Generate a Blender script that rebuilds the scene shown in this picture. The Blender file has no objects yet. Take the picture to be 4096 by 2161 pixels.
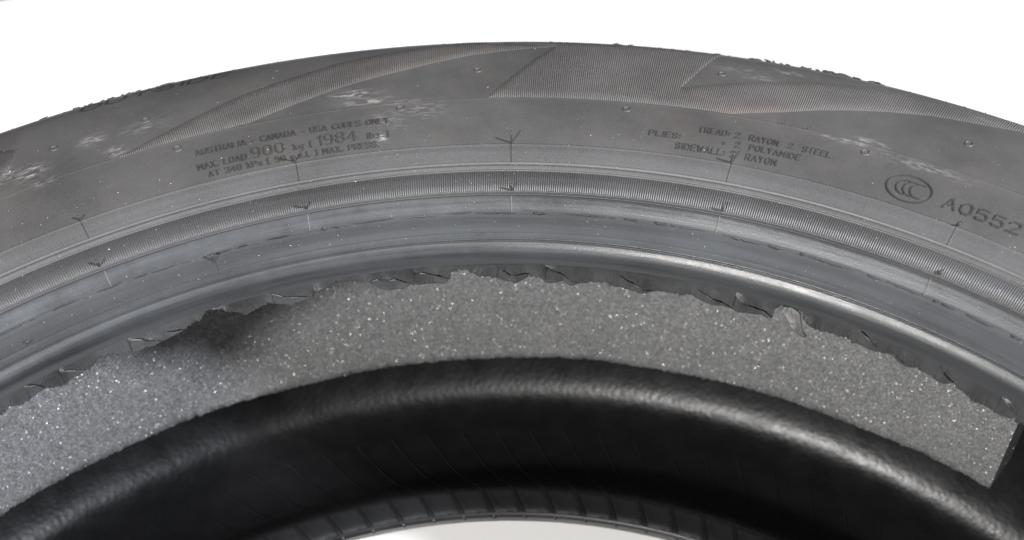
import bpy, math, random
import numpy as np
from mathutils import Matrix, Vector

random.seed(11)
rng = np.random.default_rng(11)
scene = bpy.context.scene
col = scene.collection
D2R = math.pi / 180

# ------------------------------------------------------------------ camera
cam_data = bpy.data.cameras.new('camera')
cam = bpy.data.objects.new('camera', cam_data)
col.objects.link(cam)
PIT, ROL, YAW = 0.79276, 0.03743, 0.00027
ex = Vector((math.cos(YAW), -math.sin(YAW), 0))
ey = Vector((math.sin(YAW), math.cos(YAW), 0))
ez = Vector((0, 0, 1))
fwd = ey * math.cos(PIT) - ez * math.sin(PIT)
eu = ey * math.sin(PIT) + ez * math.cos(PIT)
right = ex * math.cos(ROL) - eu * math.sin(ROL)
up = ex * math.sin(ROL) + eu * math.cos(ROL)
m = Matrix((right, up, -fwd)).transposed().to_4x4()
m.translation = Vector((0.01542, -0.06068, 0.50943))
cam.matrix_world = m
cam_data.sensor_width = 36
cam_data.lens = 2.35621 * 18
cam_data.clip_start = 0.01
cam_data.clip_end = 60
cam_data.dof.use_dof = True
cam_data.dof.focus_distance = 0.448
cam_data.dof.aperture_fstop = 10
scene.camera = cam

# ------------------------------------------------------------------ world, lamps, exposure
w = bpy.data.worlds.new('World')
scene.world = w
w.use_nodes = True
w.node_tree.nodes['Background'].inputs[0].default_value = (0.95, 0.97, 1.0, 1)
w.node_tree.nodes['Background'].inputs[1].default_value = 0.055


def area(name, az, elev, dist, size, power, colour, target=(0, 0.15, 0.2)):
    """a soft lamp standing at azimuth / elevation (degrees) seen from the target"""
    L = bpy.data.lights.new(name, 'AREA')
    L.shape = 'DISK'
    L.size = size
    L.energy = power
    L.color = colour
    o = bpy.data.objects.new(name, L)
    col.objects.link(o)
    d = Vector((math.cos(az * D2R) * math.cos(elev * D2R), math.sin(az * D2R) * math.cos(elev * D2R), math.sin(elev * D2R)))
    o.location = Vector(target) + d * dist
    o.rotation_euler = (-d).to_track_quat('-Z', 'Y').to_euler()
    return o


area('studio_lamp_front', 238.5, 34, 2.2, 0.22, 108, (1.0, 0.98, 0.958))
area('studio_lamp_side', -19.5, 36, 2.2, 0.22, 160, (0.90, 0.925, 1.0))
area('overhead_fill', 90, 84, 2.4, 1.2, 9, (1.0, 0.99, 0.97))  # soft fill added overhead to stand for ambient light
scene.view_settings.view_transform = 'Standard'
scene.view_settings.look = 'None'
scene.view_settings.exposure = 0
scene.view_settings.gamma = 1
scene.view_settings.use_curve_mapping = False
scene.render.engine = 'CYCLES'


# ------------------------------------------------------------------ helpers
def tag(o, label=None, cat=None, group=None, kind=None):
    if label: o['label'] = label
    if cat: o['category'] = cat
    if group: o['group'] = group
    if kind: o['kind'] = kind
    return o


def obj(name, verts, faces, mat, parent=None, smooth=True):
    me = bpy.data.meshes.new(name)
    me.from_pydata([tuple(v) for v in np.asarray(verts, float).tolist()], [], [tuple(f) for f in faces])
    me.update()
    if smooth:
        me.polygons.foreach_set('use_smooth', [True] * len(me.polygons))
    me.materials.append(mat)
    o = bpy.data.objects.new(name, me)
    col.objects.link(o)
    o.parent = parent
    return o


def link_copy(src, name=None, rz=0.0, parent=None):
    o = src.copy()
    col.objects.link(o)
    o.parent = parent if parent else src.parent
    o.rotation_euler = (0, 0, rz)
    return o


def spline(P, n=12):
    P = np.array(P, float)
    Q = np.vstack([2 * P[0] - P[1], P, 2 * P[-1] - P[-2]])
    o = []
    for i in range(1, len(Q) - 2):
        p0, p1, p2, p3 = Q[i - 1:i + 3]
        for k in range(n):
            t = k / n
            o.append(.5 * ((2 * p1) + (-p0 + p2) * t + (2 * p0 - 5 * p1 + 4 * p2 - p3) * t * t + (-p0 + 3 * p1 - 3 * p2 + p3) * t ** 3))
    o.append(P[-1])
    return np.array(o)


def grid_faces(nr, nc, closed, flip=False):
    """nr rows (along profile) by nc columns (along theta)"""
    i = np.arange(nr - 1)[:, None]
    j = np.arange(nc if closed else nc - 1)[None, :]
    a = i * nc + j
    b = i * nc + (j + 1) % nc
    c = (i + 1) * nc + (j + 1) % nc
    d = (i + 1) * nc + j
    f = np.stack([a, b, c, d], -1).reshape(-1, 4)
    return f[:, ::-1] if flip else f


def fast_obj(name, V, F, mat, parent):
    """numpy verts and quads -> mesh object"""
    me = bpy.data.meshes.new(name)
    V = np.ascontiguousarray(V, np.float32)
    F = np.ascontiguousarray(F, np.int32)
    me.vertices.add(len(V)); me.vertices.foreach_set('co', V.ravel())
    me.loops.add(F.size); me.loops.foreach_set('vertex_index', F.ravel())
    me.polygons.add(len(F)); me.polygons.foreach_set('loop_start', np.arange(0, F.size, 4, dtype=np.int32))
    me.update(calc_edges=True)
    me.validate()
    me.polygons.foreach_set('use_smooth', np.ones(len(me.polygons), bool))
    me.materials.append(mat)
    o = bpy.data.objects.new(name, me)
    col.objects.link(o)
    o.parent = parent
    return o


def revolve(name, prof, thetas, mat, parent, closed=True, flip=False):
    prof = np.asarray(prof, float)
    t = np.asarray(thetas) * D2R
    R = prof[:, 0][:, None]; Z = prof[:, 1][:, None]
    V = np.stack([R * np.cos(t), R * np.sin(t), Z + 0 * t], -1).reshape(-1, 3)
    return fast_obj(name, V, grid_faces(len(prof), len(t), closed, flip), mat, parent)


FINE = np.concatenate([np.arange(24, 156, 0.11), np.arange(156, 384, 1.0)])       # fine where the picture looks
MID = np.arange(0, 360, 0.5)

# ------------------------------------------------------------------ materials


class NT:
    def __init__(self, name):
        self.m = bpy.data.materials.new(name)
        self.m.use_nodes = True
        self.t = self.m.node_tree
        self.b = self.t.nodes['Principled BSDF']
        tc = self.t.nodes.new('ShaderNodeTexCoord')
        self.co = tc.outputs['Object']

    def n(self, typ, **kw):
        nd = self.t.nodes.new(typ)
        for k, v in kw.items():
            if isinstance(k, str) and hasattr(nd, k):
                setattr(nd, k, v)
            else:
                self.put(nd, k, v)
        return nd

    def put(self, nd, k, v):
        s = nd.inputs[int(k[1:])] if k[0] == '_' else nd.inputs[k]
        if hasattr(v, 'links'):
            self.t.links.new(v, s)
        else:
            s.default_value = v

    def noise(self, scale, detail=4, rough=.55, vec=None, out='Fac'):
        nd = self.n('ShaderNodeTexNoise')
        self.put(nd, 'Scale', scale); self.put(nd, 'Detail', detail); self.put(nd, 'Roughness', rough)
        self.put(nd, 'Vector', vec if vec is not None else self.co)
        return nd.outputs[out]

    def ramp(self, fac, *stops):
        nd = self.n('ShaderNodeValToRGB')
        self.put(nd, 'Fac', fac)
        e = nd.color_ramp.elements
        while len(e) < len(stops): e.new(0.5)
        for i, (p, c) in enumerate(stops):
            e[i].position = p
            e[i].color = (c, c, c, 1) if not isinstance(c, tuple) else (*c, 1)
        return nd.outputs['Color']

    def mix(self, fac, a, b, mode='MIX'):
        nd = self.n('ShaderNodeMix', data_type='RGBA', blend_type=mode)
        self.put(nd, '_0', fac)
        for i, v in ((6, a), (7, b)):
            if isinstance(v, tuple): v = (*v, 1)
            self.put(nd, '_%d' % i, v)
        return nd.outputs[2]

    def math(self, op, a, b=0.0, clamp=False):
        nd = self.n('ShaderNodeMath', operation=op, use_clamp=clamp)
        self.put(nd, '_0', a); self.put(nd, '_1', b)
        return nd.outputs[0]

    def bump(self, h, dist, strength=1.0, normal=None):
        nd = self.n('ShaderNodeBump')
        self.put(nd, 'Height', h); self.put(nd, 'Distance', dist); self.put(nd, 'Strength', strength)
        if normal is not None: self.put(nd, 'Normal', normal)
        return nd.outputs[0]

    def polar(self, kt=1.0, kr=1.0):
        """(angle*0.3, radius, height) coordinates: streaks that run round the tyre"""
        sp = self.n('ShaderNodeSeparateXYZ'); self.put(sp, 'Vector', self.co)
        an = self.math('ARCTAN2', sp.outputs[1], sp.outputs[0])
        xx = self.math('MULTIPLY', sp.outputs[0], sp.outputs[0])
        yy = self.math('MULTIPLY', sp.outputs[1], sp.outputs[1])
        r = self.math('SQRT', self.math('ADD', xx, yy))
        cb = self.n('ShaderNodeCombineXYZ')
        self.put(cb, '_0', self.math('MULTIPLY', an, 0.3 * kt))
        self.put(cb, '_1', self.math('MULTIPLY', r, kr))
        self.put(cb, '_2', self.math('MULTIPLY', sp.outputs[2], kr))
        return cb.outputs[0], r, sp.outputs[2]

    def set(self, **kw):
        for k, v in kw.items():
            self.put(self.b, k.replace('_', ' '), v if not (isinstance(v, tuple) and len(v) == 3) else (*v, 1))
        return self.m


def rubber(name, lo, hi, r0, r1, tint=(1, .985, .97), streak=0.0, scuff=False, spec=.5, speck=.5, brown=0.0):
    lo *= 1.0; hi *= 1.0
    N = NT(name)
    big = N.noise(22, 5, .6)
    fine = N.noise(2600, 2, .6)
    pol, rr, zz = N.polar(6, 260)
    st = N.noise(1.0, 4, .6, pol)
    f = N.math('ADD', N.math('MULTIPLY', big, 1 - streak), N.math('MULTIPLY', st, streak))
    c = N.mix(N.ramp(f, (.40, 0.), (.62, 1.)), tuple(lo * k for k in tint), tuple(hi * k for k in tint))
    c = N.mix(N.math('MULTIPLY', N.ramp(fine, (.45, 0.), (.75, 1.)), speck), c, (hi * 1.9, hi * 1.85, hi * 1.8))
    if brown:
        c = N.mix(N.math('MULTIPLY', N.ramp(N.noise(34, 6, .65), (.50, 0.), (.66, 1.)), brown), c, (.095, .078, .064))
    rough = N.ramp(N.math('ADD', N.math('MULTIPLY', f, .7), N.math('MULTIPLY', N.noise(160, 3), .3)), (.35, r0), (.7, r1))
    bh = N.math('ADD', N.math('MULTIPLY', N.noise(900, 3, .7), .5), N.math('MULTIPLY', fine, .5))
    if scuff:
        at = N.n('ShaderNodeAttribute', attribute_name='scuff')
        p3, _, _ = N.polar(230, 750)
        sx = N.n('ShaderNodeMapping'); N.put(sx, 'Vector', p3); N.put(sx, 'Rotation', (0, 0, .35))
        sn = N.noise(1.0, 7, .7, sx.outputs[0])
        a = N.math('MULTIPLY', at.outputs['Fac'], N.ramp(sn, (.47, 0.), (.68, 1.)))
        a = N.math('MINIMUM', a, .85)
        c = N.mix(a, c, (.38, .365, .35))
    if streak > .5:
        p2, _, _ = N.polar(40, 900)
        bh = N.math('ADD', bh, N.math('MULTIPLY', N.noise(1.0, 3, .6, p2), .7))
    return N.set(Base_Color=c, Roughness=rough, Normal=N.bump(bh, .00012, .55), Specular_IOR_Level=spec)


M_side = rubber('sidewall_rubber', .038, .052, .48, .62, tint=(1.02, .98, .945), scuff=True, spec=.42, speck=.35, brown=.14)
M_guard = rubber('rim_guard_rubber', .038, .056, .45, .58, streak=.5, tint=(1, 1, 1.0))
M_band = rubber('rib_band_rubber', .036, .056, .40, .55, streak=.4, tint=(1, 1, 1), speck=.3)
M_bead = rubber('bead_rubber', .020, .040, .26, .50, streak=.55, tint=(.93, 1, 1.08), spec=.55, speck=.25)
M_seat = rubber('bead_seat_rubber', .009, .026, .30, .52, streak=.75, tint=(.92, 1, 1.09), spec=.5, speck=.12)  # rubbed black rubber, darkened further for the shadow under the heel
M_torn = rubber('torn_rubber', .007, .026, .38, .55, streak=.1, tint=(.95, 1, 1.05), spec=.55, speck=.4)
M_curl = rubber('loose_flap_rubber', .05, .085, .5, .62, speck=.5)
M_matt = rubber('matt_black_rubber', .016, .024, .7, .8, speck=0, spec=.2)
M_shade = rubber('shaded_torn_rubber', .003, .005, .6, .7, speck=0, spec=.12)  # torn rubber taken near black to paint the shade inside the tears
M_rib = rubber('rib_rubber', .050, .078, .50, .62, tint=(1.04, .97, .92), speck=.7, brown=.6)
M_letter = rubber('letter_rubber', .024, .034, .48, .6, speck=.3)
M_tread = rubber('tread_rubber', .020, .035, .6, .75)
M_pad = rubber('chafer_rubber', .006, .014, .34, .5, tint=(.95, .98, 1.05), speck=.1)

N = NT('inner_liner_rubber')
pol, rr, zz = N.polar(1, 1)
mask = N.math('MULTIPLY', N.ramp(N.math('MULTIPLY', rr, 2.5), (.755, 0.), (.80, 1.)), 1.0)
vo = N.n('ShaderNodeTexVoronoi', feature='SMOOTH_F1'); N.put(vo, 'Scale', 420); N.put(vo, 'Vector', N.co)
bh = N.math('ADD', N.math('MULTIPLY', vo.outputs['Distance'], mask), N.math('MULTIPLY', N.noise(420, 3), .35))
M_liner = N.set(Base_Color=N.mix(N.noise(40, 4), (.0028, .0029, .0032), (.0050, .0050, .0055)),
                Roughness=N.ramp(N.noise(90, 3), (.35, .36), (.65, .46)), Normal=N.bump(bh, .0002, .7), Specular_IOR_Level=.33)

N = NT('open_cell_foam')
vo = N.n('ShaderNodeTexVoronoi'); N.put(vo, 'Scale', 2000); N.put(vo, 'Vector', N.co)
ge = N.n('ShaderNodeNewGeometry')
off = N.n('ShaderNodeVectorMath', operation='SUBTRACT'); N.put(off, '_0', vo.outputs['Color']); N.put(off, '_1', (.5, .5, .5))
sc = N.n('ShaderNodeVectorMath', operation='SCALE'); N.put(sc, '_0', off.outputs[0]); N.put(sc, 'Scale', 2.2)
ad = N.n('ShaderNodeVectorMath', operation='ADD'); N.put(ad, '_0', ge.outputs['Normal']); N.put(ad, '_1', sc.outputs[0])
no = N.n('ShaderNodeVectorMath', operation='NORMALIZE'); N.put(no, '_0', ad.outputs[0])
sepc = N.n('ShaderNodeSeparateColor'); N.put(sepc, '_0', vo.outputs['Color'])
vb = N.n('ShaderNodeTexVoronoi'); N.put(vb, 'Scale', 1200); N.put(vb, 'Vector', N.co)
sb = N.n('ShaderNodeSeparateColor'); N.put(sb, '_0', vb.outputs['Color'])
g = N.math('ADD', N.math('MULTIPLY', sepc.outputs[0], .45), N.math('MULTIPLY', sb.outputs[1], .35))
g = N.math('ADD', g, N.math('ADD', N.math('MULTIPLY', N.noise(45, 4), .14), .10))
M_foam = N.set(Base_Color=N.ramp(g, (.15, (.052, .0525, .053)), (.55, (.108, .1085, .109)), (.9, (.20, .201, .203))),
               Roughness=.8, Specular_IOR_Level=.2, Coat_Weight=1.0, Coat_Roughness=.32, Coat_IOR=1.6, Coat_Normal=no.outputs[0],
               Normal=N.bump(N.noise(1300, 2), .0003, .6))

N = NT('white_paper')
M_paper = N.set(Base_Color=N.mix(N.noise(6, 5), (.57, .566, .555), (.61, .606, .595)), Roughness=.7, Normal=N.bump(N.noise(500, 3), .0001, .3))
N = NT('grey_floor')
M_floor = N.set(Base_Color=N.mix(N.noise(8, 6), (.10, .10, .105), (.16, .16, .16)), Roughness=.6, Normal=N.bump(N.noise(120, 4), .0006, .5))
N = NT('lint_white')
M_lint = N.set(Base_Color=(.75, .74, .72), Roughness=.6)

# ------------------------------------------------------------------ setting
tag(obj('floor', [(-9, -9, -.008), (9, -9, -.008), (9, 9, -.008), (-9, 9, -.008)], [(0, 1, 2, 3)], M_floor), kind='structure')
# the white sheet the tyre lies on; its far left edge just cuts the picture's corner
pa = [(-.62, -1.3), (2.2, -1.3), (2.2, 2.06), (-.372, .7505), (-1.3, .28), (-1.3, -1.3)]
pa = [(-1.6, -1.6), (2.4, -1.6), (2.4, 1.644), (-.3617, .7585), (-1.6, .361)]
nv = len(pa)
tag(obj('paper_sheet', [(x, y, 0) for x, y in pa] + [(x, y, -.0075) for x, y in pa],
        [tuple(range(nv)), tuple(range(2 * nv - 1, nv - 1, -1))] + [(i, i + nv, (i + 1) % nv + nv, (i + 1) % nv) for i in range(nv)], M_paper, smooth=False),
    'large white sheet spread on the floor under the tyre', 'sheet')

# ------------------------------------------------------------------ tyre profile (radius, height), metres
OUT = [(.2487, .1996), (.2488, .2012), (.24905, .2030), (.2496, .2048), (.25065, .2065), (.2522, .2080), (.2543, .2092), (.2578, .2103), (.2620, .2117), (.2650, .2143), (.2680, .2165),
       (.2735, .2176), (.2788, .2185), (.284, .2203), (.2891, .2215), (.298, .2226), (.31, .2228), (.33, .2216), (.35, .2190), (.364, .2152), (.3730, .2085), (.3785, .196)]
S = spline(OUT, 16)
SR, SZ = S[:, 0], S[:, 1]
SL = np.gradient(SZ, SR)


def relief(r):
    r = np.asarray(r, float)
    sm = lambda a, b: np.clip((r - a) / (b - a), 0, 1) ** 2 * (3 - 2 * np.clip((r - a) / (b - a), 0, 1))
    g = lambda c, wd: np.exp(-((r - c) / wd) ** 2)
    h = .00055 * (1 - sm(.2888, .2896)) + .00022 * g(.2890, .0005)              # guard stands proud of the lettered wall
    band = sm(.2683, .2687) * (1 - sm(.2782, .2787))
    h += -.00085 * band                                                          # sunken ribbed band
    h += .00022 * g(.2796, .0005) - .00022 * g(.2806, .00025) + .0001 * g(.2812, .0003)
    h += -.0013 * g(.2676, .00045)
    h += .00008 * g(.2620, .0004)
    h += -.00045 * g(.2519, .0002) + .0002 * g(.2524, .00025) + .0001 * g(.2541, .0003)
    h += -.00028 * sm(.3164, .3172) + .00012 * g(.3163, .0005)
    h += .00030 * g(.3655, .0006) - .0002 * g(.3643, .0005)
    return h


def surf(th, r, h=0.0, rel=True):
    """point on (or h above) the upper outer wall at angle th (degrees) and radius r"""
    th = np.asarray(th, float); r = np.asarray(r, float); h = np.asarray(h, float)
    z = np.interp(r, SR, SZ); sl = np.interp(r, SR, SL)
    k = 1 / np.sqrt(1 + sl * sl)
    nr, nz = -sl * k, k
    hh = h + (relief(r) if rel else 0)
    R = r + nr * hh; Z = z + nz * hh
    return np.stack([R * np.cos(th * D2R), R * np.sin(th * D2R), Z + 0 * th], -1)


def rows(a, b):
    base = list(np.arange(a, b, .0009)) + [b]
    base += [c for c in np.arange(.2487, .2530, .0001) if a < c < b]
    for c in (.2541, .2620, .2669, .2676, .2685, .27845, .2797, .2806, .2812, .2892, .3167, .3650):
        base += [c + d for d in np.arange(-.0008, .00085, .00016) if a < c + d < b]
    return np.unique(np.round(base, 6))


tyre = bpy.data.objects.new('tyre', None)
col.objects.link(tyre)
tag(tyre, 'black car tyre lying flat with grey foam glued inside and a torn bead', 'tyre')


def wall(name, a, b, mat, wob=0.0):
    r = rows(a, b)
    P = surf(FINE[None, :], r[:, None])
    if wob:
        t = FINE * D2R
        dz = wob * (np.sin(7 * t + .4) + .6 * np.sin(17 * t + 1.3) + .4 * np.sin(41 * t))
        P[..., 2] += dz[None, :] * np.sin(np.pi * (r - a) / (b - a))[:, None]
    return fast_obj(name, P.reshape(-1, 3), grid_faces(len(r), len(FINE), True, flip=True), mat, tyre), r


side_o, side_r = wall('sidewall', .2893, .3785, M_side)
guard_o, _ = wall('rim_guard', .2672, .2893, M_guard)
bead_o, _ = wall('bead', .2512, .2672, M_bead)
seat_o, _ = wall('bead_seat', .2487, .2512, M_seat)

# scuffed patches: (theta, radius mm, half length mm, half width mm, amount)
SC = [(119.65, 326, 7, 5, 1), (121.2, 330, 5, 6, .9), (119.2, 317, 5, 3, .5), (115.3, 333, 5, 3.5, 1), (114.2, 321, 4, 3.5, .9), (97.8, 326.4, 9, 3.5, 1),
      (96.7, 320, 12, 2.5, .7), (94.5, 317, 12, 1.5, .6), (70.4, 347, 7, 2, .8), (68.6, 356.5, 12, 3, .4), (62, 318, 7, 3, .7), (56.4, 358.4, 7, 4, .9), (63.7, 315.5, 14, 2, .5),
      (58.6, 313, 22, 3, .4), (96.2, 296, 3, 3, .8), (95.5, 306, 8, 6, .35), (72, 352, 14, 4, .3), (112, 332, 10, 5, .3), (103, 338, 10, 5, .35), (82, 340, 20, 10, .25), (93, 311, 10, 7, .3)]
TT, RR = np.meshgrid(FINE, side_r)
sv = np.zeros_like(TT)
for th, r, a, b, k in SC:
    u = (TT - th) * D2R * RR / (a * .0008); v = (RR - r * .001) / (b * .0008)
    sv = np.maximum(sv, .95 * k * np.exp(-(u * u + v * v) * 1.1))
at = side_o.data.attributes.new('scuff', 'FLOAT', 'POINT')
at.data.foreach_set('value', sv.ravel().astype(np.float32))

# outside: tread with circumferential grooves, then the lower wall
tp = [(.3785, .196)]
zz_ = .190
crown = lambda z: .3832 - .0042 * (abs(z - .114) / .082) ** 2.4
tp.append((crown(.190), .190))
for gz in (.163, .130, .098, .065):
    tp += [(crown(gz + .006), gz + .006), (crown(gz + .006) - .007, gz + .005), (crown(gz - .006) - .007, gz - .005), (crown(gz - .006), gz - .006)]
tp += [(crown(.038), .038), (.3785, .032)]
revolve('tread', tp, MID, M_tread, tyre)
low = [(r, .228 - z) for r, z in reversed(OUT[10:])] + [(.2650, .0137), (.2600, .0180), (.2540, .0235), (.2490, .0300), (.2479, .0345)]
low[0] = (.3785, .032)
low = spline(low, 5)
low[:, 1] = np.maximum(low[:, 1], .0003) if False else low[:, 1]
zmin = low[:, 1].min()
low[:, 1] = np.where(low[:, 1] < .02, np.maximum(low[:, 1] - zmin * np.clip((.02 - low[:, 1]) / .02, 0, 1), -.0004), low[:, 1])
revolve('lower_sidewall', low, MID, M_side, tyre)
# inside: from under the torn lip round the cavity to the lower bead
inn = [(.2487, .1996), (.2505, .1972), (.2560, .1945), (.2660, .1965), (.2800, .2040), (.3000, .2110), (.3250, .2105), (.3420, .2030), (.3520, .1880), (.3540, .1700), (.3545, .114), (.3540, .060),
       (.3532, .046), (.3502, .033), (.3465, .0230), (.3422, .0158), (.3368, .0110), (.3293, .0086), (.3190, .0078), (.3050, .0085), (.2920, .0120), (.2800, .0200), (.2700, .0300), (.2630, .0362), (.2570, .0372), (.2500, .0366), (.2479, .0345)]
revolve('inner_liner', spline(inn, 7), np.arange(0, 360, .35), M_liner, tyre)

# ------------------------------------------------------------------ foam strip, its two ends left of and right of a gap
f0, f1 = 47.2, 47.2 + 352
ft = np.arange(f0, f1 + .01, .25)
fr = np.array([(.3538, .0475), (.345, .0473), (.3365, .0470), (.3338, .0470), (.3331, .0476)] + [(.333, z) for z in np.arange(.052, .178, .004)] + [(.3331, .1804), (.3338, .181), (.345, .181), (.3538, .181)])
R = fr[:, 0][:, None] + 0 * ft; Z = fr[:, 1][:, None] + 0 * ft
jit = .00035 * rng.normal(size=R.shape)
jit[0] = jit[-1] = 0
wv = .0006 * np.sin(ft * D2R * 9 + 1)[None, :] + .0005 * np.sin(ft * D2R * 23)[None, :]
Z = Z + np.where(Z < .06, wv, 0) + jit * .8
R = R + jit * .5
V = np.stack([R * np.cos(ft * D2R), R * np.sin(ft * D2R), Z], -1).reshape(-1, 3)
foam = fast_obj('foam_strip', V, grid_faces(len(fr), len(ft), False, flip=False), M_foam, tyre)
tag(foam, 'speckled grey foam strip')
for k, j in (('foam_end', 0), ('foam_end', len(ft) - 1)):
    ring = V.reshape(len(fr), len(ft), 3)[:, j]
    e = obj(k, ring, [tuple(range(len(ring)))], M_foam, foam, smooth=False)

# ------------------------------------------------------------------ radial ribs
POLY1 = [(114.28, 315.9), (110.26, 325.5), (104.98, 339.1), (100.29, 348.8), (98.61, 352.8), (94.05, 360.0), (90.46, 365.4), (89.32, 366.0), (84.04, 359.2), (89.51, 350.9),
         (94.11, 340.9), (97.95, 333.6), (101.52, 325.6), (105.06, 318.0), (107.0, 316.8), (110.69, 317.0)]
POLY2 = [(89.32, 366.0), (84.07, 366.0), (78.84, 366.0), (73.17, 366.0), (73.58, 359.0), (74.63, 340.3), (75.24, 331.0), (71.38, 341.0), (66.39, 353.1), (63.11, 359.3),
         (60.63, 362.0), (58.58, 364), (54.3, 366), (50, 366.5), (50, 363), (54.08, 358.2), (56.13, 353.5), (59.29, 348.0), (62.47, 340.5), (65.71, 332.1), (68.18, 324.9), (71.51, 317.6), (74.57, 317.3),
         (79.86, 317.1), (82.74, 317.1), (88.48, 317.1), (85.79, 341.7), (84.04, 359.2)]
POLY3 = [(121.2, 350), (119.74, 344.2), (120.24, 336.7), (122.4, 324), (126, 330), (126, 348)]


def spans(poly, th):
    xs = []
    for (t0, r0), (t1, r1) in zip(poly, poly[1:] + poly[:1]):
        if (t0 <= th) != (t1 <= th):
            xs.append(r0 + (r1 - r0) * (th - t0) / (t1 - t0))
    xs.sort()
    return list(zip(xs[::2], xs[1::2]))


def ribs(name, items, wid, hgt, mat, step=.0025):
    """items: (theta, r0, r1); a row of little roof-shaped ridges joined into one mesh"""
    V, F = [], []
    for th, a, b in items:
        if b - a < .0004: continue
        n = max(5, int((b - a) / step) + 1)
        r = np.linspace(a, b, n)
        hh = np.full(n, hgt); hh[0] = hh[-1] = -.0001
        ra = r.copy()
        if n > 2:
            ra[1] = r[0] + .0002; ra[-2] = r[-1] - .0002
        dt = np.degrees(wid / 2 / ra)
        A = surf(th + dt, ra, -.00012); B = surf(th + dt * .28, ra, hh); Cc = surf(th - dt * .28, ra, hh); E_ = surf(th - dt, ra, -.00012)
        o = len(V)
        V.extend(np.concatenate([A, B, Cc, E_]))
        for k in range(3):
            for i in range(n - 1):
                F.append((o + k * n + i, o + k * n + i + 1, o + (k + 1) * n + i + 1, o + (k + 1) * n + i))
    o = fast_obj(name, np.array(V), np.array(F), mat, tyre)
    tag(o, kind='stuff')
    return o


pitch = np.degrees(.00082 / .335)
it = []
for th in np.arange(49.5, 127, pitch):
    for p in (POLY1, POLY2):
        for a, b in spans(p, th):
            it.append((th, a * .001, b * .001))
ribs('sidewall_ribs', it, .00074, .00024, M_rib)
ribs('sidewall_ribs', [(th, a * .001, b * .001) for th in np.arange(119, 127, pitch) for a, b in spans(POLY3, th)], .0007, .0002, M_side)
pitch = 360 / 2120
ribs('rim_guard_ribs', [(k * pitch, .2689 + .0002 * math.sin(k), .2781) for k in range(2120)], .00066, .00030, M_band, step=.003)

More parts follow.
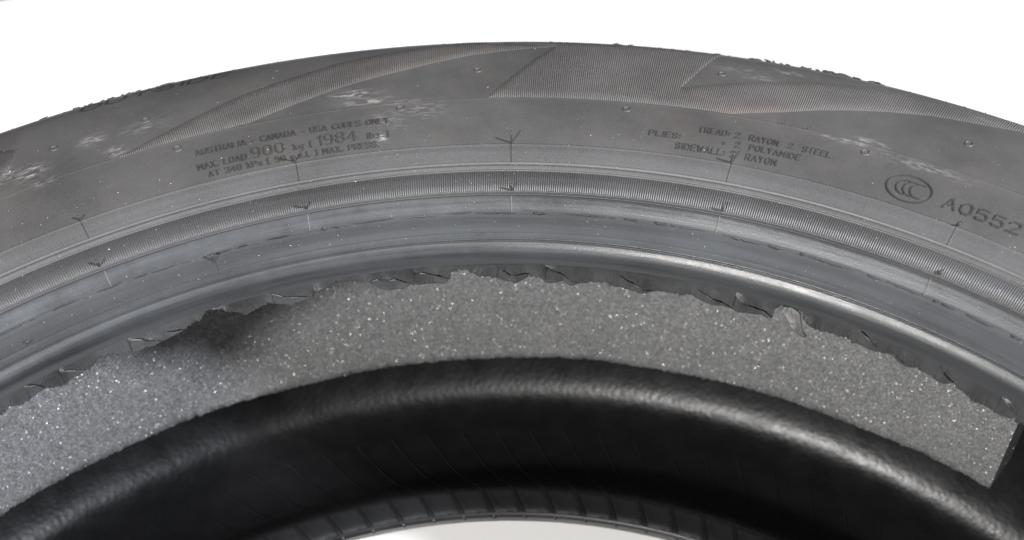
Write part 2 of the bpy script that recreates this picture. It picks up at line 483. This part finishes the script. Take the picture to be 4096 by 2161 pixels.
# ------------------------------------------------------------------ raised lettering (single-stroke capitals)
GL = {
    'A': [[(0, 0), (.35, 1), (.7, 0)], [(.13, .33), (.57, .33)]],
    'B': [[(0, 0), (0, 1), (.5, 1), (.62, .87), (.62, .63), (.5, .52), (0, .52)], [(.5, .52), (.68, .4), (.68, .13), (.55, 0), (0, 0)]],
    'C': [[(.7, .8), (.52, 1), (.2, 1), (0, .78), (0, .22), (.2, 0), (.52, 0), (.7, .2)]],
    'D': [[(0, 0), (0, 1), (.45, 1), (.7, .75), (.7, .25), (.45, 0), (0, 0)]],
    'E': [[(.65, 1), (0, 1), (0, 0), (.65, 0)], [(0, .5), (.55, .5)]],
    'I': [[(.1, 0), (.1, 1)]],
    'K': [[(0, 0), (0, 1)], [(.65, 1), (.02, .45)], [(.22, .62), (.68, 0)]],
    'L': [[(0, 1), (0, 0), (.62, 0)]],
    'M': [[(0, 0), (0, 1), (.42, .35), (.84, 1), (.84, 0)]],
    'N': [[(0, 0), (0, 1), (.7, 0), (.7, 1)]],
    'O': [[(.2, 0), (0, .22), (0, .78), (.2, 1), (.5, 1), (.7, .78), (.7, .22), (.5, 0), (.2, 0)]],
    'P': [[(0, 0), (0, 1), (.5, 1), (.66, .85), (.66, .58), (.5, .45), (0, .45)]],
    'R': [[(0, 0), (0, 1), (.5, 1), (.66, .85), (.66, .6), (.5, .47), (0, .47)], [(.38, .47), (.68, 0)]],
    'S': [[(.66, .82), (.5, 1), (.18, 1), (.02, .84), (.02, .66), (.16, .54), (.52, .46), (.67, .34), (.67, .16), (.5, 0), (.16, 0), (0, .18)]],
    'T': [[(0, 1), (.7, 1)], [(.35, 1), (.35, 0)]],
    'U': [[(0, 1), (0, .22), (.2, 0), (.5, 0), (.7, .22), (.7, 1)]],
    'W': [[(0, 1), (.22, 0), (.45, .7), (.68, 0), (.9, 1)]],
    'X': [[(0, 0), (.7, 1)], [(0, 1), (.7, 0)]],
    'Y': [[(0, 1), (.35, .5), (.7, 1)], [(.35, .5), (.35, 0)]],
    '0': [[(.2, 0), (0, .22), (0, .78), (.2, 1), (.45, 1), (.64, .78), (.64, .22), (.45, 0), (.2, 0)]],
    '1': [[(.05, .78), (.3, 1), (.3, 0)]],
    '2': [[(0, .8), (.16, 1), (.5, 1), (.65, .84), (.65, .64), (0, .02), (.68, .02)]],
    '3': [[(0, .84), (.16, 1), (.5, 1), (.64, .85), (.64, .65), (.5, .52), (.26, .52)], [(.5, .52), (.66, .38), (.66, .16), (.5, 0), (.15, 0), (0, .16)]],
    '4': [[(.5, 0), (.5, 1), (0, .3), (.68, .3)]],
    '5': [[(.62, 1), (.06, 1), (.03, .56), (.46, .6), (.66, .44), (.66, .18), (.5, 0), (.15, 0), (0, .14)]],
    '8': [[(.2, .52), (.04, .66), (.04, .85), (.2, 1), (.46, 1), (.62, .85), (.62, .66), (.46, .52), (.2, .52), (0, .37), (0, .16), (.18, 0), (.48, 0), (.66, .16), (.66, .37), (.46, .52)]],
    '9': [[(.62, .55), (.46, .42), (.18, .42), (.02, .58), (.02, .84), (.18, 1), (.46, 1), (.63, .84), (.63, .3), (.46, 0), (.15, 0)]],
    'k': [[(0, 0), (0, 1)], [(.5, .62), (.02, .28)], [(.2, .4), (.52, 0)]],
    'g': [[(.5, .62), (.14, .62), (0, .48), (0, .2), (.14, .06), (.5, .06)], [(.5, .64), (.5, -.18), (.36, -.3), (.06, -.3)]],
    'l': [[(.08, 0), (.08, 1)]],
    'b': [[(0, 1), (0, .02), (.36, .02), (.5, .16), (.5, .5), (.36, .64), (0, .64)]],
    's': [[(.48, .55), (.36, .64), (.1, .64), (.02, .5), (.44, .2), (.36, .02), (0, .06)]],
    'a': [[(.04, .62), (.36, .62), (.48, .5), (.48, 0)], [(.48, .38), (.12, .36), (0, .2), (.12, .02), (.48, .04)]],
    'p': [[(0, .64), (0, -.3)], [(0, .62), (.36, .62), (.5, .5), (.5, .16), (.36, .02), (0, .02)]],
    'i': [[(.06, 0), (.06, .62)], [(.06, .84), (.06, .96)]],
    '[': [[(.26, 1.05), (.04, 1.05), (.04, -.1), (.26, -.1)]],
    ']': [[(0, 1.05), (.22, 1.05), (.22, -.1), (0, -.1)]],
    '.': [[(.04, 0), (.04, .1)]],
    ':': [[(.04, .2), (.04, .3)], [(.04, .62), (.04, .72)]],
    '-': [[(.08, .42), (.5, .42)]],
    '+': [[(.05, .42), (.55, .42)], [(.3, .18), (.3, .66)]],
    ' ': [],
}
GW = lambda c: .34 if c == ' ' else max([p[0] for pl in GL[c] for p in pl], default=.3)


def stroke(V, F, pts, wid, hgt, k0):
    """raised bar along pts given as (arc metres at r, theta0 ...) -> list of (theta, r)"""
    if wid > .001:
        q = []
        for (t0, r0), (t1, r1) in zip(pts[:-1], pts[1:]):
            q += [(t0 + (t1 - t0) * i / 5, r0 + (r1 - r0) * i / 5) for i in range(5)]
        pts = q + [pts[-1]]
    for k, ((t0, r0), (t1, r1)) in enumerate(zip(pts[:-1], pts[1:])):
        rm = (r0 + r1) / 2
        dx, dy = -(t1 - t0) * D2R * rm, r1 - r0
        L = math.hypot(dx, dy)
        if L < 1e-7: continue
        ux, uy = dx / L, dy / L
        e = wid * .32
        h = hgt - 4e-6 * ((k + k0) % 7)
        lo_, hi_ = [], []
        for (t, r), s in (((t0, r0), -1), ((t1, r1), 1)):
            for sd in (1, -1):
                for arr, wf, ee in ((lo_, wid * .62, e * 1.5), (hi_, wid * .36, e)):
                    ox = ux * s * ee - uy * sd * wf; oy = uy * s * ee + ux * sd * wf
                    arr.append((t - math.degrees(ox / rm), r + oy))
        o = len(V)
        P = np.array(lo_ + hi_)
        V.extend(surf(P[:, 0], P[:, 1], np.array([-.0001] * 4 + [h] * 4)))
        F += [(o + 4, o + 5, o + 7, o + 6), (o, o + 1, o + 5, o + 4), (o + 1, o + 3, o + 7, o + 5), (o + 3, o + 2, o + 6, o + 7), (o + 2, o, o + 4, o + 6)]


def text(s, t0, t1, r, cap, wid=.00042, hgt=.00045, mat=None, gap=.26, slant=0, name='lettering', width=1.0):
    """capitals from angle t0 to t1 (degrees, falling = left to right) on a circle of radius r (mm), cap height (mm)"""
    adv = sum(GW(c) * width + gap for c in s) - gap
    sc_ = (t0 - t1) / adv
    V, F = [], []
    x = 0; k = 0
    for c in s:
        for pl in GL[c]:
            pts = [(t0 - (x + (p[0] * width + slant * p[1])) * sc_, (r + p[1] * cap) * .001) for p in pl]
            stroke(V, F, pts, wid, hgt, k); k += 3
        x += GW(c) * width + gap
    return obj(name, np.array(V), F, mat or M_letter, side_o, smooth=False)


LETTERING = [
    ('AUSTRALIA - CANADA - USA CODES ONLY', 109.18, 95.55, 304.0, 3.2), ('MAX. LOAD', 109.34, 105.91, 296.0, 3.0), ('900', 105.45, 103.2, 296.0, 5.2),
    ('kg [', 102.47, 101.18, 296.2, 3.0), ('1984', 100.75, 97.96, 296.2, 5.2), ('lbs ]', 97.14, 95.64, 296.4, 3.0), ('AT 340 kPa [ 50 p.s.i. ] MAX. PRESS.', 108.73, 96.4, 291.6, 2.6),
    ('PLIES:', 76.68, 74.5, 297.8, 2.8), ('TREAD: 2  RAYON  2  STEEL', 73.3, 64.1, 303.0, 3.0), ('+  2  POLYAMIDE', 71.5, 66.0, 297.8, 2.9), ('SIDEWALL: 2  RAYON', 74.65, 67.45, 292.7, 2.9)]
for s, a, b, r, cp in LETTERING:
    big = s in ('900', '1984')
    text(s, a, b, r, cp, wid=.00046 if big else .00040, hgt=.00038 if big else .00034, gap=.36 if big else .42)
text('A0552', 55.9, 50.87, 295.8, 5.2, wid=.0007, hgt=.0005, gap=.33)
text('OUTSIDE', 115.25, 105.75, 358.6, 5.6, wid=.0013, hgt=.00018, mat=M_matt, gap=.42, slant=.25, width=1.6)
# certification mark: an oval ring with three nested crescents
V, F = [], []
c0, rc = 58.38, 298.9
el = [(c0 - 1.52 * math.cos(a * D2R), (rc + 6.5 * math.sin(a * D2R)) * .001) for a in range(0, 361, 10)]
stroke(V, F, el, .0005, .00045, 0)
for i in range(3):
    cx_ = c0 + .26 - .48 * i
    arc = [(cx_ - .62 * math.cos(a * D2R), (rc + 3.6 * math.sin(a * D2R)) * .001) for a in range(75, 286, 14)]
    stroke(V, F, arc, .00045, .0004, i)
obj('emblem', np.array(V), F, M_letter, side_o, smooth=False)

# ------------------------------------------------------------------ vent rings, vent spews (rubber hairs) and mould lines


def place_ring(th, r):
    V, F = [], []
    n = 20
    for k in range(n):
        a = 2 * math.pi * k / n
        for q, hh in ((.82, -.0001), (.92, .00032), (1.08, .00032), (1.2, -.0001)):
            rad = .00135 * q
            V.append(surf(th - math.degrees(rad * math.cos(a) / (r * .001)), r * .001 + rad * math.sin(a) * 1.15, hh))
    for k in range(n):
        for q in range(3):
            F.append((4 * k + q, 4 * k + q + 1, 4 * ((k + 1) % n) + q + 1, 4 * ((k + 1) % n) + q))
    obj('vent_ring', np.array(V), F, M_side, side_o)


for th, r in [(94.6, 312.6), (78.59, 312.0), (110.27, 311.5), (111.64, 336.7), (89.18, 337.6), (72.81, 345.7), (62.06, 311.4), (56.47, 336.1), (117.69, 336.2)]:
    place_ring(th, r)


def hair(th, r, ln, lean_t, lean_r, rad, parent):
    p0 = surf(th, r, -.0003); p1 = surf(th, r, ln)
    tv = np.array([-math.sin(th * D2R), math.cos(th * D2R), 0]); rv = np.array([math.cos(th * D2R), math.sin(th * D2R), 0])
    n = 7
    V, F = [], []
    for i in range(n):
        f = i / (n - 1)
        c = p0 + (p1 - p0) * f + tv * lean_t * ln * f * f + rv * lean_r * ln * f * f
        q = rad * (1.5 if i == 0 else 1.0) * (.85 if i == n - 1 else 1)
        for k in range(8):
            a = math.pi * k / 4
            V.append(c + tv * q * math.cos(a) + rv * q * math.sin(a))
    for i in range(n - 1):
        for k in range(8):
            F.append((i * 8 + k, i * 8 + (k + 1) % 8, (i + 1) * 8 + (k + 1) % 8, (i + 1) * 8 + k))
    F.append(tuple(range((n - 1) * 8, n * 8)))
    return obj('vent_spew', np.array(V), F, M_tread, parent)


for th, r, ln, lt, lr, rad, par in [
    (118.05, .2900, .0021, .3, .2, .00045, side_o), (102.59, .2903, .0046, .25, .1, .00040, side_o), (86.6, .2902, .0051, .0, .2, .00040, side_o), (70.5, .2903, .0046, -.1, .2, .00045, side_o),
    (54.5, .2898, .0022, -.3, .0, .00060, side_o), (118.15, .2692, .0030, .2, .2, .00052, guard_o), (102.4, .2692, .0032, .3, .1, .00046, guard_o), (86.46, .2692, .0034, .15, .1, .00046, guard_o),
    (70.2, .2692, .0034, .0, .2, .00048, guard_o), (54.0, .2700, .0014, -.3, .3, .00085, guard_o), (110.16, .2595, .0034, .1, .2, .00055, bead_o), (125.06, .2550, .0018, .2, .2, .00050, bead_o)]:
    hair(th, r, ln, lt, lr, rad, par)


def mould_line(th, a, b, parent, wid=.00042, h=.00028, mat=None):
    n = 12
    r = np.linspace(a, b, n)
    j = .02 * np.sin(np.linspace(0, 3, n) + th)
    dt = np.degrees(wid / 2 / r)
    L = [surf(th + j + dt, r, -.0001), surf(th + j, r, h), surf(th + j - dt, r, -.0001)]
    V = np.concatenate(L)
    F = [(k * n + i, k * n + i + 1, (k + 1) * n + i + 1, (k + 1) * n + i) for k in range(2) for i in range(n - 1)]
    obj('mould_line', V, F, mat or M_letter, parent)


for th in (118.1, 102.55, 86.6, 70.45, 54.45):
    mould_line(th, .2812, .2898, guard_o)
    mould_line(th - .1, .2622, .2670, bead_o, .0005, .0003, M_guard)
mould_line(110.1, .2550, .2592, bead_o)
mould_line(38.0, .2812, .2898, guard_o); mould_line(134.2, .2812, .2898, guard_o)
for th in (60.6, 59.6, 58.9, 58.1, 57.2, 55.8, 54.8):
    mould_line(th, .2815, .2858 + .0015 * random.random(), guard_o, .0003, .0001, M_guard)
for th, r in ((66.2, .3168), (67.9, .3168)):
    hair(th, r, .0012, 0, .2, .0003, side_o)

# ------------------------------------------------------------------ ragged flash line round the bead


def sliver(th0, th1, r, lift, wid):
    n = max(4, int((th0 - th1) / .12))
    t = np.linspace(th0, th1, n)
    e = np.sin(np.linspace(0, math.pi, n)) ** .5
    jr = .00012 * np.cumsum(rng.normal(size=n)) / math.sqrt(n) + .00005 * rng.normal(size=n)
    jw = np.abs(1 + .3 * rng.normal(size=n)) * e
    A = surf(t, r + jr + .0003, -.00015)
    B = surf(t, r + jr - wid * .3 * jw, lift * e + .00005)
    Cc = surf(t, r + jr - wid * jw - .0001, lift * .55 * e)
    Dd = surf(t, r + jr - wid * .2, -.00015)
    V = np.concatenate([A, B, Cc, Dd])
    F = [(k * n + i, k * n + i + 1, (k + 1) * n + i + 1, (k + 1) * n + i) for k in range(3) for i in range(n - 1)]
    obj('flash_sliver', V, F, M_torn if random.random() < .6 else M_tread, bead_o)


th = 128.0
while th > 42:
    ln = random.choice((.5, .8, 1.2, 2.2, 3.4))
    big = (106 > th > 98 and random.random() < .5) or (60 < th < 71)
    sliver(th, th - ln, .26205 + .0002 * random.random(), random.uniform(.0003, .0007) * (1.5 if big else 1), random.uniform(.00022, .00042) * (1.4 if big else 1))
    th -= ln + random.choice((.1, .3, .6, 1.2))

# ------------------------------------------------------------------ torn lip of the bead
OUTL = [(129.35, 192.9), (128.33, 193.4), (126.95, 192.4), (126.24, 193.2), (125.51, 193.3), (125.33, 194.3), (123.85, 192.2), (122.16, 193.0), (121.94, 193.8), (120.89, 195.7), (118.15, 192.7), (117.75, 191.7), (117.24, 192.5), (115.8, 192.2), (115.73, 192.9), (115.0, 192.2), (114.51, 192.6), (114.03, 193.0), (113.9, 194.7), (113.44, 195.8), (112.45, 195.2), (112.33, 197.0), (111.93, 199.1), (110.74, 199.7), (110.45, 196.9), (109.61, 194.8), (108.92, 192.4), (108.44, 193.4), (107.6, 194.3), (106.72, 193.0), (105.85, 192.3), (105.19, 190.9), (104.14, 191.3), (103.3, 192.1), (103.1, 196.0), (102.59, 196.2), (101.45, 196.4), (101.07, 198.0), (99.74, 196.6), (98.52, 194.5), (97.99, 193.1), (97.69, 191.4), (95.79, 189.0), (94.95, 190.3), (94.77, 192.2), (94.12, 191.1), (92.77, 189.2), (91.71, 189.8), (91.55, 195.9), (90.66, 197.3), (89.67, 195.6), (88.52, 193.9), (87.72, 192.4), (87.06, 190.6), (86.12, 189.6), (84.96, 190.5), (84.89, 192.8), (84.15, 192.7), (83.24, 190.9), (82.19, 191.3), (81.71, 190.0), (80.7, 189.7), (80.51, 192.0), (79.53, 191.7), (78.63, 192.6), (77.71, 191.2), (76.41, 189.8), (75.37, 190.3), (74.24, 190.7), (74.19, 192.2), (73.56, 192.4), (72.42, 192.4), (71.58, 192.1), (69.95, 191.0), (68.92, 191.0), (67.93, 191.4), (67.79, 191.2), (66.3, 190.5), (64.93, 190.4), (64.51, 191.7), (64.45, 196.0), (63.91, 198.8), (63.14, 199.3), (62.4, 198.7), (61.96, 196.2), (61.42, 194.1), (60.58, 192.8), (59.73, 193.6), (58.5, 194.0), (57.94, 191.8), (56.85, 192.3), (55.74, 192.4), (55.51, 193.6), (55.48, 194.4), (54.7, 193.7), (53.31, 192.0), (52.79, 192.7), (52.78, 193.7), (52.2, 192.6), (50.51, 191.5), (49.62, 192.9), (48.31, 192.5), (46.98, 191.9), (45.84, 191.8), (44.41, 191.9), (43.78, 191.3)]
SLIT = [[(126.74, 199.3), (126.01, 198.0), (125.36, 194.2)], [(124.03, 198.7), (122.9, 196.3), (121.96, 193.8)], [(118.38, 199.2), (117.0, 196.4), (115.74, 193.0)], [(115.63, 196.3), (114.81, 194.9), (113.92, 194.0)], [(106.5, 198.5), (105.46, 196.1), (103.2, 193.2)],
        [(98.29, 195.5), (97.67, 196.6), (96.32, 195.6), (94.84, 192.6)], [(94.66, 197.8), (93.78, 196.9), (93.23, 195.4), (91.68, 193.2)], [(87.58, 197.6), (86.56, 194.4), (84.92, 194.0)], [(83.57, 199.2), (82.3, 196.2), (81.39, 193.2), (80.53, 192.1)],
        [(77.53, 197.3), (76.13, 194.4), (75.17, 192.6), (74.21, 192.3)], [(70.94, 196.5), (69.36, 194.1), (67.84, 192.0)], [(67.77, 198.2), (67.01, 195.5), (65.95, 194.4), (64.5, 192.5)], [(57.61, 199.0), (56.64, 197.5), (55.52, 193.9)],
        [(55.2, 196.0), (53.94, 194.7), (52.81, 193.4)], [(51.13, 199.3), (50.2, 195.4), (49.7, 193.6)], [(46.2, 199.7), (45.41, 198.0), (44.7, 194.9)]]
LIPR = [(.1830, .2494), (.1880, .2486), (.1920, .2482), (.1960, .2482), (.1990, .24855), (.2015, .24885)]
lr = lambda z: np.interp(z, [p[0] for p in LIPR], [p[1] for p in LIPR])
OT = np.array(sorted(OUTL))


def outline(t):
    z = np.interp(t, OT[:, 0], OT[:, 1]) * .001
    return z


def sheet(name, t, zt, zb, off, thick, mat, parent, rows_n=9, rough=.00012):
    """thin curved sheet of rubber between heights zb and zt along angles t; off = how far it leans in or out (m)"""
    n = len(t)
    f = np.linspace(0, 1, rows_n)[:, None]
    Z = zt[None, :] * (1 - f) + zb[None, :] * f
    O = off(t[None, :], f)
    Rr = lr(Z) + O + rough * rng.normal(size=Z.shape) * f
    th_ = thick * (1 - .55 * f ** 3)
    T = t[None, :] * D2R + 0 * f
    front = np.stack([Rr * np.cos(T), Rr * np.sin(T), Z], -1).reshape(-1, 3)
    Rb = Rr + th_
    back = np.stack([Rb * np.cos(T), Rb * np.sin(T), Z - .0001], -1).reshape(-1, 3)
    N_ = rows_n * n
    F = grid_faces(rows_n, n, False).tolist()
    F += [[v + N_ for v in q[::-1]] for q in grid_faces(rows_n, n, False).tolist()]
    idx = lambda i, j: i * n + j
    for j in range(n - 1):
        F.append([idx(rows_n - 1, j), idx(rows_n - 1, j + 1), idx(rows_n - 1, j + 1) + N_, idx(rows_n - 1, j) + N_])
        F.append([idx(0, j + 1), idx(0, j), idx(0, j) + N_, idx(0, j + 1) + N_])
    for i in range(rows_n - 1):
        F.append([idx(i + 1, 0), idx(i, 0), idx(i, 0) + N_, idx(i + 1, 0) + N_][::-1])
        F.append([idx(i, n - 1), idx(i + 1, n - 1), idx(i + 1, n - 1) + N_, idx(i, n - 1) + N_][::-1])
    o = fast_obj(name, np.concatenate([front, back]), np.array(F), mat, parent)
    if name == 'rubber_flap':                                    # upper torn edges blackened to give the slits their shade
        o.data.materials.append(M_shade)
        k0 = 2 * (rows_n - 1) * (n - 1)
        mi = np.zeros(len(o.data.polygons), np.int32)
        mi[k0 + 1:k0 + 2 * (n - 1):2] = 1
        o.data.polygons.foreach_set('material_index', mi)
    return o


tv = np.arange(43.8, 129.3, .055)
zb = outline(tv) + .00010 * rng.normal(size=len(tv)) + .00035 * np.sin(tv * 7.3) * np.sin(tv * 2.9) + .0002 * np.sin(tv * 17.1)
cut = np.full(len(tv), False)
for s in SLIT:
    a = np.array(sorted(s))
    inside = (tv >= a[0, 0]) & (tv <= a[-1, 0])
    zs = np.interp(tv, a[:, 0], a[:, 1]) * .001
    zb = np.where(inside, np.maximum(zb, zs), zb)
zt = np.full(len(tv), .2000)
zb = np.minimum(zb, .1993)
wavy = lambda t, f: f ** 1.3 * (.0006 * np.sin(t * .9) + .0005 * np.sin(t * 2.3 + 1) + .00025 * np.sin(t * 4.7 + 2) * np.sin(t * .6) - .0003)
sheet('torn_lip', tv, zt, zb, wavy, .0012, M_torn, bead_o, 10)
tr = np.concatenate([np.arange(129.2, 360 + 43.95, .25)])
zr = .1935 + .0022 * np.sin(tr * .9) * np.sin(tr * .37) + .0011 * rng.normal(size=len(tr))
sheet('torn_lip', tr, np.full(len(tr), .2000), zr, wavy, .0012, M_torn, bead_o, 6)
for k, s in enumerate(SLIT):
    a = np.array(sorted(s))
    wdt = a[-1, 0] - a[0, 0]
    t = np.append(np.arange(a[0, 0] + .02, a[-1, 0], .05), a[-1, 0] + .08)
    zs = np.interp(t, a[:, 0], a[:, 1]) * .001
    fr_ = np.clip((a[-1, 0] - t) / wdt, 0, 1)                   # 0 at the root, 1 at the tip
    gap = .00085 * np.sin(np.pi * np.clip(fr_ * .85, 0, 1)) ** .8
    top = zs - gap
    zo = outline(t)
    bot = np.minimum(zo, top - .0004)
    k1 = np.clip((fr_ - .72) / .28, 0, 1) ** 2
    bot = bot * (1 - k1) + (top - .0002) * k1
    f0 = np.clip((.2000 - top) / np.maximum(.2000 - bot, 1e-4), 0, 1)
    lean = random.choice((1, .8, .6, -.3)) * .0009
    sheet('rubber_flap', t, top, bot, lambda tt, f, L=lean, w_=wdt, q=a[-1, 0], f_=f0: .00006 + wavy(tt, f_[None, :] + (1 - f_[None, :]) * f) + L * np.clip((q - tt) / w_, 0, 1) ** 1.4 * (.5 + .5 * f), .0009, M_torn, bead_o, 7, .00008)
    tb = np.arange(a[0, 0] + .1, a[-1, 0] + .1, .1)
    zs2 = np.interp(tb, a[:, 0], a[:, 1]) * .001
    sheet('tear_shade', tb, zs2 + .0010, np.maximum(zs2 - .0012, outline(tb) + .0004), lambda tt, f: .0021 + 0 * tt, .0004, M_shade, bead_o, 3, 0)  # dark backing added behind the slit to stand in for its shade

# one flap is torn loose and curls in towards the middle
ce = [(63.91, 197.5), (64.35, 193.8), (63.91, 190.9), (62.93, 189.2), (61.78, 186.8), (61.52, 187.0), (61.89, 191.6), (62.16, 194.4), (62.43, 197.3), (63.16, 198.5)]
n = 9
left = np.array([(63.91, 197.6), (64.2, 195.4), (64.33, 193.8), (64.15, 192.0), (63.85, 190.8), (63.35, 189.9), (62.85, 189.1), (62.3, 187.9), (61.75, 186.8)])
rgt = np.array([(62.75, 198.3), (62.45, 197.3), (62.28, 195.8), (62.16, 194.4), (62.02, 193.0), (61.9, 191.6), (61.78, 190.0), (61.66, 188.5), (61.55, 187.0)])
V = []
m_ = 8
for i in range(n):
    f = i / (n - 1)
    for j in range(m_):
        g = j / (m_ - 1)
        th, z = left[i] * (1 - g) + rgt[i] * g
        zz2 = z * .001
        bow = .0026 * math.sin(math.pi * min(1, f * .8 + .02)) ** 1.3 - .0006 * (2 * g - 1) ** 2 + .0003 * math.sin(9 * g + 6 * f)
        rr2 = float(lr(zz2)) + .0006 - bow - (.0009 if j == m_ - 1 else 0) * (1 - f) + .0001 * random.gauss(0, 1)
        V.append((rr2 * math.cos(th * D2R), rr2 * math.sin(th * D2R), zz2 + .0001 * random.gauss(0, 1)))
F = grid_faces(n, m_, False).tolist()
nb = len(V)
V2 = [(x * 1.0032, y * 1.0032, z - .0002) for x, y, z in V]
F2 = [[v + nb for v in q[::-1]] for q in F]
for i in range(n - 1):
    for j in (0, m_ - 1):
        F2.append([i * m_ + j, (i + 1) * m_ + j, (i + 1) * m_ + j + nb, i * m_ + j + nb])
for j in range(m_ - 1):
    for i in (0, n - 1):
        F2.append([i * m_ + j, i * m_ + j + 1, i * m_ + j + 1 + nb, i * m_ + j + nb])
o = fast_obj('rubber_flap', np.array(V + V2), np.array(F + F2), M_curl, bead_o)
o.data.polygons.foreach_set('use_smooth', np.zeros(len(o.data.polygons), bool))
tag(o, 'loose curled flap of torn rubber')
tb = np.arange(61.9, 64.0, .1)
sheet('tear_shade', tb, np.full(len(tb), .2000), np.full(len(tb), .1972), lambda tt, f: .0016 + 0 * tt, .0004, M_shade, bead_o, 3, 0)  # same dark backing, painted shade for the hole above the loose flap

# ------------------------------------------------------------------ rubber crumbs along the shoulder edge
crumb_me = []
for v in range(5):
    V, F = [], []
    nu, nv_ = 7, 5
    for i in range(nv_):
        for j in range(nu):
            a = 2 * math.pi * j / nu; b = math.pi * (i + .4) / (nv_ - .2)
            q = random.uniform(.65, 1.2)
            V.append((math.cos(a) * math.sin(b) * q, math.sin(a) * math.sin(b) * q, math.cos(b) * q))
    for i in range(nv_ - 1):
        for j in range(nu):
            F.append((i * nu + j, i * nu + (j + 1) % nu, (i + 1) * nu + (j + 1) % nu, (i + 1) * nu + j))
    F += [tuple(range(nu))[::-1], tuple(range((nv_ - 1) * nu, nv_ * nu))]
    me = bpy.data.meshes.new('rubber_crumb')
    me.from_pydata(V, [], F); me.materials.append(M_tread)
    crumb_me.append(me)
cl = [(118, 108, 26, .7), (108, 102, 6, .35), (84.5, 82, 4, .4), (80.3, 79.1, 5, .9), (78, 75, 6, .45), (73.9, 72.6, 5, .6), (71.4, 68, 12, .85), (68, 62.6, 22, 1.15), (62, 56, 5, .35), (128, 118, 6, .35), (101, 86, 6, .25)]
for a, b, cnt, sz in cl:
    for k in range(cnt):
        th = random.uniform(b, a)
        s_ = random.uniform(.4, .9) * sz * .001
        r = .3698 + random.uniform(-.0006, .0012)
        p = surf(th, r, s_ * .35)
        o = bpy.data.objects.new('rubber_crumb', random.choice(crumb_me))
        col.objects.link(o); o.parent = side_o
        o.location = p
        o.scale = (s_ * random.uniform(1.0, 3.2), s_ * .8, s_ * random.uniform(.35, .9))
        o.rotation_euler = (random.uniform(-.3, .3), random.uniform(-.3, .3), th * D2R + math.pi / 2 + random.uniform(-.3, .3))

# ------------------------------------------------------------------ inside of the lower wall: bladder ridges and chafer pads
liner = bpy.data.objects['inner_liner']
IN = spline(inn, 7)
lowpart = IN[IN[:, 1] < .06]
lowpart = lowpart[lowpart[:, 0] < .345]
o_ = np.argsort(lowpart[:, 0])
LRr, LZz = lowpart[o_, 0], lowpart[o_, 1]
LSl = np.gradient(LZz, LRr)


def lsurf(th, r, h):
    th = np.asarray(th, float); r = np.asarray(r, float)
    z = np.interp(r, LRr, LZz); sl = np.interp(r, LRr, LSl)
    k = 1 / np.sqrt(1 + sl * sl)
    R_ = r - sl * k * h; Z_ = z + k * h
    return np.stack([R_ * np.cos(th * D2R), R_ * np.sin(th * D2R), Z_ + 0 * th], -1)


NB = 112
tw = lambda r: 6.5 * (r - .2479) / .07
r = np.concatenate([[.2476], np.linspace(.2484, .318, 26)])
dt = np.degrees(.00045 / r)
L = [lsurf(tw(r) + dt * 1.6, r, -.0003), lsurf(tw(r) + dt * .7, r, .0003), lsurf(tw(r) - dt * .7, r, .0003), lsurf(tw(r) - dt * 1.6, r, -.0003)]
nn = len(r)
F = [(k * nn + i, k * nn + i + 1, (k + 1) * nn + i + 1, (k + 1) * nn + i) for k in range(3) for i in range(nn - 1)]
F.append((0, nn, 2 * nn, 3 * nn))
ridge = obj('bladder_ridge', np.concatenate(L), F, M_liner, liner)
ridge.rotation_euler = (0, 0, 89.23 * D2R)
rp = np.linspace(.2488, .2622, 9)
tp_ = np.linspace(.14, 360 / NB - .14, 10)
Tg, Rg = np.meshgrid(tp_, rp)
hg = .00028 + .00012 * rng.normal(size=Tg.shape)
hg[0] = hg[-1] = -.0002; hg[:, 0] = hg[:, -1] = -.0002
P = lsurf(Tg + tw(Rg), Rg, hg)
pad = obj('chafer_pad', P.reshape(-1, 3), grid_faces(9, 10, False, flip=True).tolist(), M_pad, liner)
pad.rotation_euler = (0, 0, 89.23 * D2R)
for k in range(1, NB):
    link_copy(ridge, rz=(89.23 + k * 360 / NB) * D2R)
    link_copy(pad, rz=(89.23 + k * 360 / NB) * D2R)

# ------------------------------------------------------------------ lint and dust lying on the tyre
V, F = [], []
for k in range(380):
    th = random.uniform(40, 130)
    u = random.random()
    r = random.uniform(.2535, .2665) if u < .3 else random.uniform(.2675, .30) if u < .72 else random.uniform(.30, .36)
    ln = random.uniform(.00006, .00016) if random.random() < .88 else random.uniform(.0002, .00045)
    wd = random.uniform(.00005, .0001)
    a = random.uniform(0, math.pi)
    c = surf(th, r, .0003 if .2685 < r < .2785 else .00006)
    tvv = np.array([-math.sin(th * D2R), math.cos(th * D2R), 0]); rv = np.array([math.cos(th * D2R), math.sin(th * D2R), 0])
    d1 = (tvv * math.cos(a) + rv * math.sin(a)) * ln; d2 = (-tvv * math.sin(a) + rv * math.cos(a)) * wd
    z1 = np.array([0, 0, wd * .9])
    o = len(V)
    V += [c - d1, c + d2, c + d1, c - d2, c + z1]
    F += [(o, o + 4, o + 1), (o + 1, o + 4, o + 2), (o + 2, o + 4, o + 3), (o + 3, o + 4, o)]
tag(obj('lint_dust', np.array(V), F, M_lint, None, smooth=False), 'tiny white lint and dust specks scattered on the tyre', 'dust', kind='stuff')
